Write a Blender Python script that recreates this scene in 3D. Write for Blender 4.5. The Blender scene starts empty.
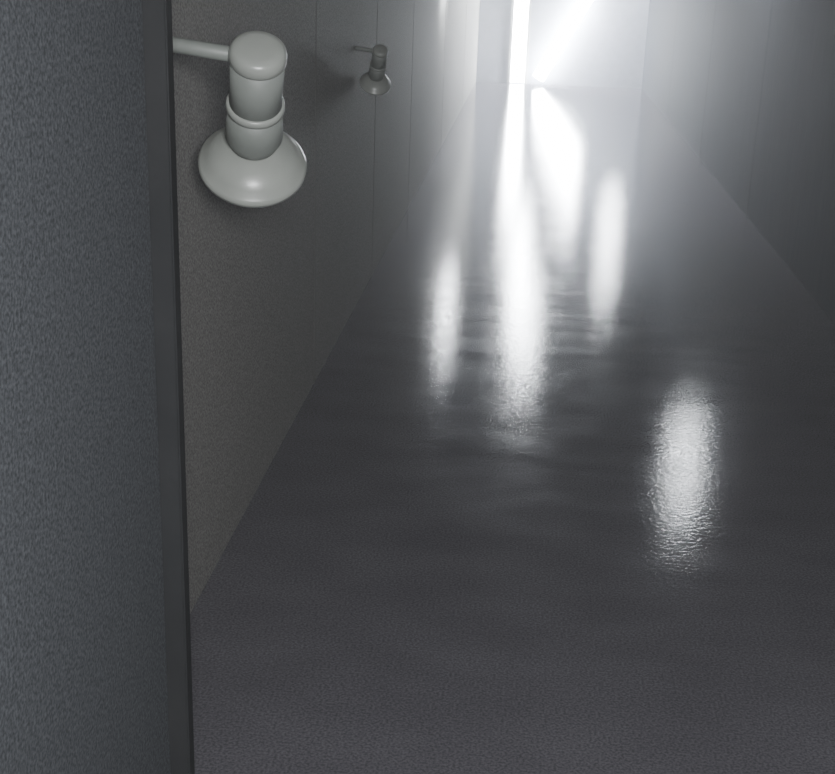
import bpy, bmesh, math
from mathutils import Vector, Matrix
S=bpy.context.scene

# ---------------- materials ----------------
def mat(name, c1, c2, rough=.6, nscale=6, spec=.5, bump=.1, bscale=40, stretch=(1,1,1), rvar=0.0, metal=0, detail=6, bdist=.02, speck=0, sscale=110):
    m=bpy.data.materials.new(name); m.use_nodes=True
    nt=m.node_tree; N=nt.nodes; L=nt.links; b=N['Principled BSDF']
    tc=N.new('ShaderNodeTexCoord'); mp=N.new('ShaderNodeMapping'); mp.inputs['Scale'].default_value=stretch
    L.new(tc.outputs['Object'],mp.inputs['Vector'])
    n=N.new('ShaderNodeTexNoise'); n.inputs['Scale'].default_value=nscale; n.inputs['Detail'].default_value=detail
    L.new(mp.outputs[0],n.inputs['Vector'])
    r=N.new('ShaderNodeValToRGB'); r.color_ramp.elements[0].position=.3; r.color_ramp.elements[1].position=.7
    r.color_ramp.elements[0].color=(*c1,1); r.color_ramp.elements[1].color=(*c2,1)
    L.new(n.outputs['Fac'],r.inputs[0])
    col=r.outputs[0]
    if speck:
        n3=N.new('ShaderNodeTexNoise'); n3.inputs['Scale'].default_value=sscale; n3.inputs['Detail'].default_value=2
        L.new(tc.outputs['Object'],n3.inputs['Vector'])
        m3=N.new('ShaderNodeMapRange'); m3.inputs['From Min'].default_value=.35; m3.inputs['From Max'].default_value=.65
        m3.inputs['To Min'].default_value=1-speck; m3.inputs['To Max'].default_value=1+speck
        L.new(n3.outputs['Fac'],m3.inputs['Value'])
        vm=N.new('ShaderNodeVectorMath'); vm.operation='SCALE'
        L.new(col,vm.inputs[0]); L.new(m3.outputs[0],vm.inputs['Scale']); col=vm.outputs[0]
    L.new(col,b.inputs['Base Color'])
    b.inputs['Specular IOR Level'].default_value=spec; b.inputs['Metallic'].default_value=metal
    n2=N.new('ShaderNodeTexNoise'); n2.inputs['Scale'].default_value=bscale; n2.inputs['Detail'].default_value=3
    L.new(mp.outputs[0],n2.inputs['Vector'])
    bp=N.new('ShaderNodeBump'); bp.inputs['Strength'].default_value=bump; bp.inputs['Distance'].default_value=bdist
    L.new(n2.outputs['Fac'],bp.inputs['Height']); L.new(bp.outputs[0],b.inputs['Normal'])
    if rvar:
        mr=N.new('ShaderNodeMapRange'); mr.inputs['From Min'].default_value=.3; mr.inputs['From Max'].default_value=.7
        mr.inputs['To Min'].default_value=rough-rvar; mr.inputs['To Max'].default_value=rough+rvar
        L.new(n.outputs['Fac'],mr.inputs['Value']); L.new(mr.outputs[0],b.inputs['Roughness'])
    else: b.inputs['Roughness'].default_value=rough
    return m
def emit(name,col,st):
    m=bpy.data.materials.new(name); m.use_nodes=True
    b=m.node_tree.nodes['Principled BSDF']
    b.inputs['Base Color'].default_value=(.8,.8,.8,1)
    b.inputs['Emission Color'].default_value=(*col,1); b.inputs['Emission Strength'].default_value=st
    return m
M_floor=mat('wet_concrete',(.074,.071,.080),(.088,.085,.095),rough=.12,nscale=2.2,spec=.35,bump=.065,bscale=30,stretch=(1,1.8,1),rvar=.025,detail=3,speck=.35,sscale=110)
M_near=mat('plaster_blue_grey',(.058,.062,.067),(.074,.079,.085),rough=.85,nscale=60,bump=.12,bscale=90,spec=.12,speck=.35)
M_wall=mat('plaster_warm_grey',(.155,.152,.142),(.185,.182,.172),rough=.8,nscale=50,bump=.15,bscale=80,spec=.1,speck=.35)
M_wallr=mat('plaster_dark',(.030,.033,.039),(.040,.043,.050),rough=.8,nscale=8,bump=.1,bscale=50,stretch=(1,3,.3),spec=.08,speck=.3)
M_end=mat('plaster_end',(.15,.16,.18),(.19,.20,.23),rough=.7)
M_dark=mat('dark_trim',(.019,.020,.021),(.024,.025,.026),rough=.85,spec=.1)
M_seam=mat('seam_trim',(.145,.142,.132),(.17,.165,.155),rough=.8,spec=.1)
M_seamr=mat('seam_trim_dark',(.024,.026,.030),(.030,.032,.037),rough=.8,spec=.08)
M_white=mat('white_enamel',(.16,.175,.16),(.19,.205,.19),rough=.5,bump=.02)
M_glass=mat('frosted_shade',(.23,.245,.225),(.28,.295,.27),rough=.32,bump=.02)
M_metal=mat('fixture_metal',(.3,.3,.3),(.35,.35,.35),rough=.4)
E_cool=(.91,.95,1)

# ---------------- helpers ----------------
def obj(name,bm,m,parent=None,smooth=False):
    me=bpy.data.meshes.new(name); bm.normal_update(); bm.to_mesh(me); bm.free()
    o=bpy.data.objects.new(name,me); S.collection.objects.link(o)
    me.materials.append(m)
    if smooth:
        for p in me.polygons: p.use_smooth=True
    if parent: o.parent=parent
    return o
def box(name,a,b,m,parent=None,bev=0):
    bm=bmesh.new(); bmesh.ops.create_cube(bm,size=1)
    for v in bm.verts:
        v.co=Vector([(a[i]+b[i])/2+v.co[i]*(b[i]-a[i]) for i in range(3)])
    if bev: bmesh.ops.bevel(bm,geom=bm.edges[:],offset=bev,segments=2,affect='EDGES')
    return obj(name,bm,m,parent)
def revolve(name,prof,m,parent=None,seg=48,mx=None):
    bm=bmesh.new(); rings=[]
    for r,z in prof:
        if r<1e-4: rings.append([bm.verts.new((0,0,z))])
        else: rings.append([bm.verts.new((r*math.cos(2*math.pi*i/seg),r*math.sin(2*math.pi*i/seg),z)) for i in range(seg)])
    for A,B in zip(rings,rings[1:]):
        for i in range(seg):
            j=(i+1)%seg
            q=[A[i%len(A)],A[j%len(A)],B[j%len(B)],B[i%len(B)]]
            u=[]
            for v in q:
                if v not in u:u.append(v)
            if len(u)>2: bm.faces.new(u)
    bmesh.ops.recalc_face_normals(bm,faces=bm.faces[:])
    if mx: bm.transform(mx)
    return obj(name,bm,m,parent,True)
def rod(name,p,q,r,m,parent=None,seg=24):
    p=Vector(p);q=Vector(q);d=q-p
    mx=Matrix.Translation(p)@d.to_track_quat('Z','Y').to_matrix().to_4x4()
    return revolve(name,[(0,0),(r*.9,0),(r,r*.1),(r,d.length-r*.1),(r*.9,d.length),(0,d.length)],m,parent,seg,mx)
def empty(name,loc=(0,0,0)):
    e=bpy.data.objects.new(name,None); e.location=loc; S.collection.objects.link(e); return e

YE=27.0; XL=-1.18; XR=2.3; ZC=3.1; YB=-3
# ---------------- shell ----------------
box('floor',(XL-.3,YB,-.1),(XR+.2,YE+.2,0),M_floor)
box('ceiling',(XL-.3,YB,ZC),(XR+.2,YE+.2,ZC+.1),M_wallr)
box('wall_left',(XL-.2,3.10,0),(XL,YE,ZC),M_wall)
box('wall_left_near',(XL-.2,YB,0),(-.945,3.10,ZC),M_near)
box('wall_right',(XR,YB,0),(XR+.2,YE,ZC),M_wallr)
box('wall_end',(XL-.2,YE,0),(XR+.2,YE+.2,ZC),M_end)
box('trim_corner',(-.945,3.045,0),(-.885,3.10,ZC),M_dark,bev=.004)
for i,(y,w) in enumerate([(6.9,.03),(9.6,.05),(12.5,.08),(17,.1),(22,.1)]):
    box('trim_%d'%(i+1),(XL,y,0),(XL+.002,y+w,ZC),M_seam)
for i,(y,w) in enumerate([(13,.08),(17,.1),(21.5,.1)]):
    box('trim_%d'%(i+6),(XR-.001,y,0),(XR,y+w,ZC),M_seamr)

# ---------------- wall lamp: arm, cap, neck, ring, bell shade ----------------
def lamp(name,loc,s,tilt=(38,13)):
    e=empty(name,loc)
    def P(n,prof,m): return revolve(n,[(r*s,z*s) for r,z in prof],m,e)
    P('cap',[(0,.500),(.05,.500),(.072,.496),(.082,.486),(.086,.470),(.086,.455),(.083,.448),(0,.448)],M_glass)
    P('neck',[(0,.45),(.082,.45),(.080,.33),(.082,.235),(0,.235)],M_white)
    P('collar_ring',[(0,.275),(.085,.275),(.090,.270),(.091,.259),(.089,.250),(.082,.246),(0,.246)],M_glass)
    P('lower_neck',[(0,.25),(.083,.25),(.090,.17),(.090,.13),(.076,.095),(.045,.07),(.0,.06)],M_white)
    P('bell_shade',[(0,.085),(.04,.082),(.09,.070),(.125,.052),(.150,.030),(.162,.010),(.168,.006),(.176,-.004),(.174,-.020),(.165,-.026),
                    (.156,-.016),(.140,.016),(.112,.036),(.084,.050),(.0,.060)],M_glass)
    P('lamp_globe',[(0,.055),(.05,.05),(.075,.02),(.08,-.01),(.06,-.045),(.03,-.058),(0,-.06)],M_glass)
    z=.445*s; w=(XL-loc[0])
    rod('bracket_arm',(w-.10,0,z-.045*s),(-.06*s,0,z),.023*s,M_white,e)
    rod('wall_plate',(w-.12,0,z-.045*s),(w-.10,0,z-.045*s),.06*s,M_white,e)
    e.rotation_euler=(math.radians(tilt[0]),math.radians(tilt[1]),0)
    return e
lamp('wall_lamp',(-.905,4.07,1.748),1.02)
lamp('wall_lamp',(-1.06,8.6,1.60),.62)

# ---------------- light fixtures and added fill lights ----------------
def fixture(name,x,y0,y1,w,st,col=E_cool):
    e=empty(name); zt=ZC
    box('housing',(x-w/2-.04,y0-.04,zt-.10),(x+w/2+.04,y1+.04,zt),M_metal,e,.01)
    box('tube_diffuser',(x-w/2,y0,zt-.2),(x+w/2,y1,zt-.10),emit('diffuser',col,st),e,.02)
fixture('fill_strip_light',.14,18.2,20.2,.30,110)
fixture('fill_strip_light',-.02,20.5,26.0,.24,170)
fixture('fill_strip_light',1.80,25.7,26.6,.34,230)
fixture('fill_strip_light',2.0,13.2,13.6,.32,85)
e=empty('wall_tube_light')
for y in (16.1,17.0): box('holder',(XL,y,2.09),(XL+.20,y+.05,2.14),M_metal,e)
rod('tube',(XL+.20,16.0,2.11),(XL+.20,17.1,2.11),.055,emit('tube_glow',E_cool,120),e)
e=empty('door_1')
box('lit_glass',(-.46,YE-.03,.02),(-.16,YE,2.6),emit('lit_glass',E_cool,110),e)
box('frame_side',(-.52,YE-.06,0),(-.46,YE,2.66),M_metal,e); box('frame_side_b',(-.16,YE-.06,0),(-.10,YE,2.66),M_metal,e)
box('frame_head',(-.52,YE-.06,2.6),(-.10,YE,2.66),M_metal,e)
e=empty('stair_rail_light')
rod('tube',(.12,YE-.25,.14),(1.05,YE-.25,1.85),.13,emit('rail_glow',E_cool,300),e)
for t in (.1,.9): 
    x=.12+.93*t; z=.14+1.71*t
    rod('bracket',(x,YE-.25,z),(x,YE,z),.03,M_metal,e)
fixture('fill_strip_light',.5,-2.2,-1.0,.5,30,col=(.95,.97,1))  # unseen fixture added behind the camera for ambient fill
def area(name,loc,tgt,size,pw,col):
    l=bpy.data.lights.new(name,'AREA'); l.size=size; l.energy=pw; l.color=col
    o=bpy.data.objects.new(name,l); S.collection.objects.link(o); o.location=loc
    o.rotation_euler=(Vector(tgt)-Vector(loc)).to_track_quat('-Z','Y').to_euler()
area('fill_light',(.5,-.8,2.8),(-.1,7.5,.5),.8,360,(.98,.98,1))  # fill light added behind the camera to lift the near floor and walls

# thin scatter volume added for haze and glow around the lights
bm=bmesh.new(); bmesh.ops.create_cube(bm,size=1)
for v in bm.verts:
    v.co=Vector(((XL+XR)/2+v.co.x*(XR-XL-.02),13.7+v.co.y*25.2,ZC/2+v.co.z*(ZC-.02)))
mm=bpy.data.materials.new('glow_haze'); mm.use_nodes=True; nt=mm.node_tree
nt.nodes.remove(nt.nodes['Principled BSDF'])
vs=nt.nodes.new('ShaderNodeVolumeScatter'); vs.inputs['Density'].default_value=.014; vs.inputs['Anisotropy'].default_value=.2
nt.links.new(vs.outputs[0],nt.nodes['Material Output'].inputs['Volume'])
obj('glow_haze',bm,mm)

W=bpy.data.worlds.new('night'); S.world=W; W.use_nodes=True
W.node_tree.nodes['Background'].inputs[0].default_value=(.75,.85,1,1)
W.node_tree.nodes['Background'].inputs[1].default_value=.35

# ---------------- camera ----------------
th=math.radians(18.97); ps=math.radians(4.65)
F=Vector((-math.sin(ps)*math.cos(th),math.cos(ps)*math.cos(th),-math.sin(th)))
cd=bpy.data.cameras.new('camera'); cam=bpy.data.objects.new('camera',cd); S.collection.objects.link(cam)
q=F.to_track_quat('-Z','Y').to_matrix().to_4x4()
cam.matrix_world=Matrix.Translation((0,0,2.4))@q@Matrix.Rotation(math.radians(2.0),4,'Z')
cd.sensor_width=36; cd.lens=36*1242/835; cd.clip_start=.02
S.camera=cam
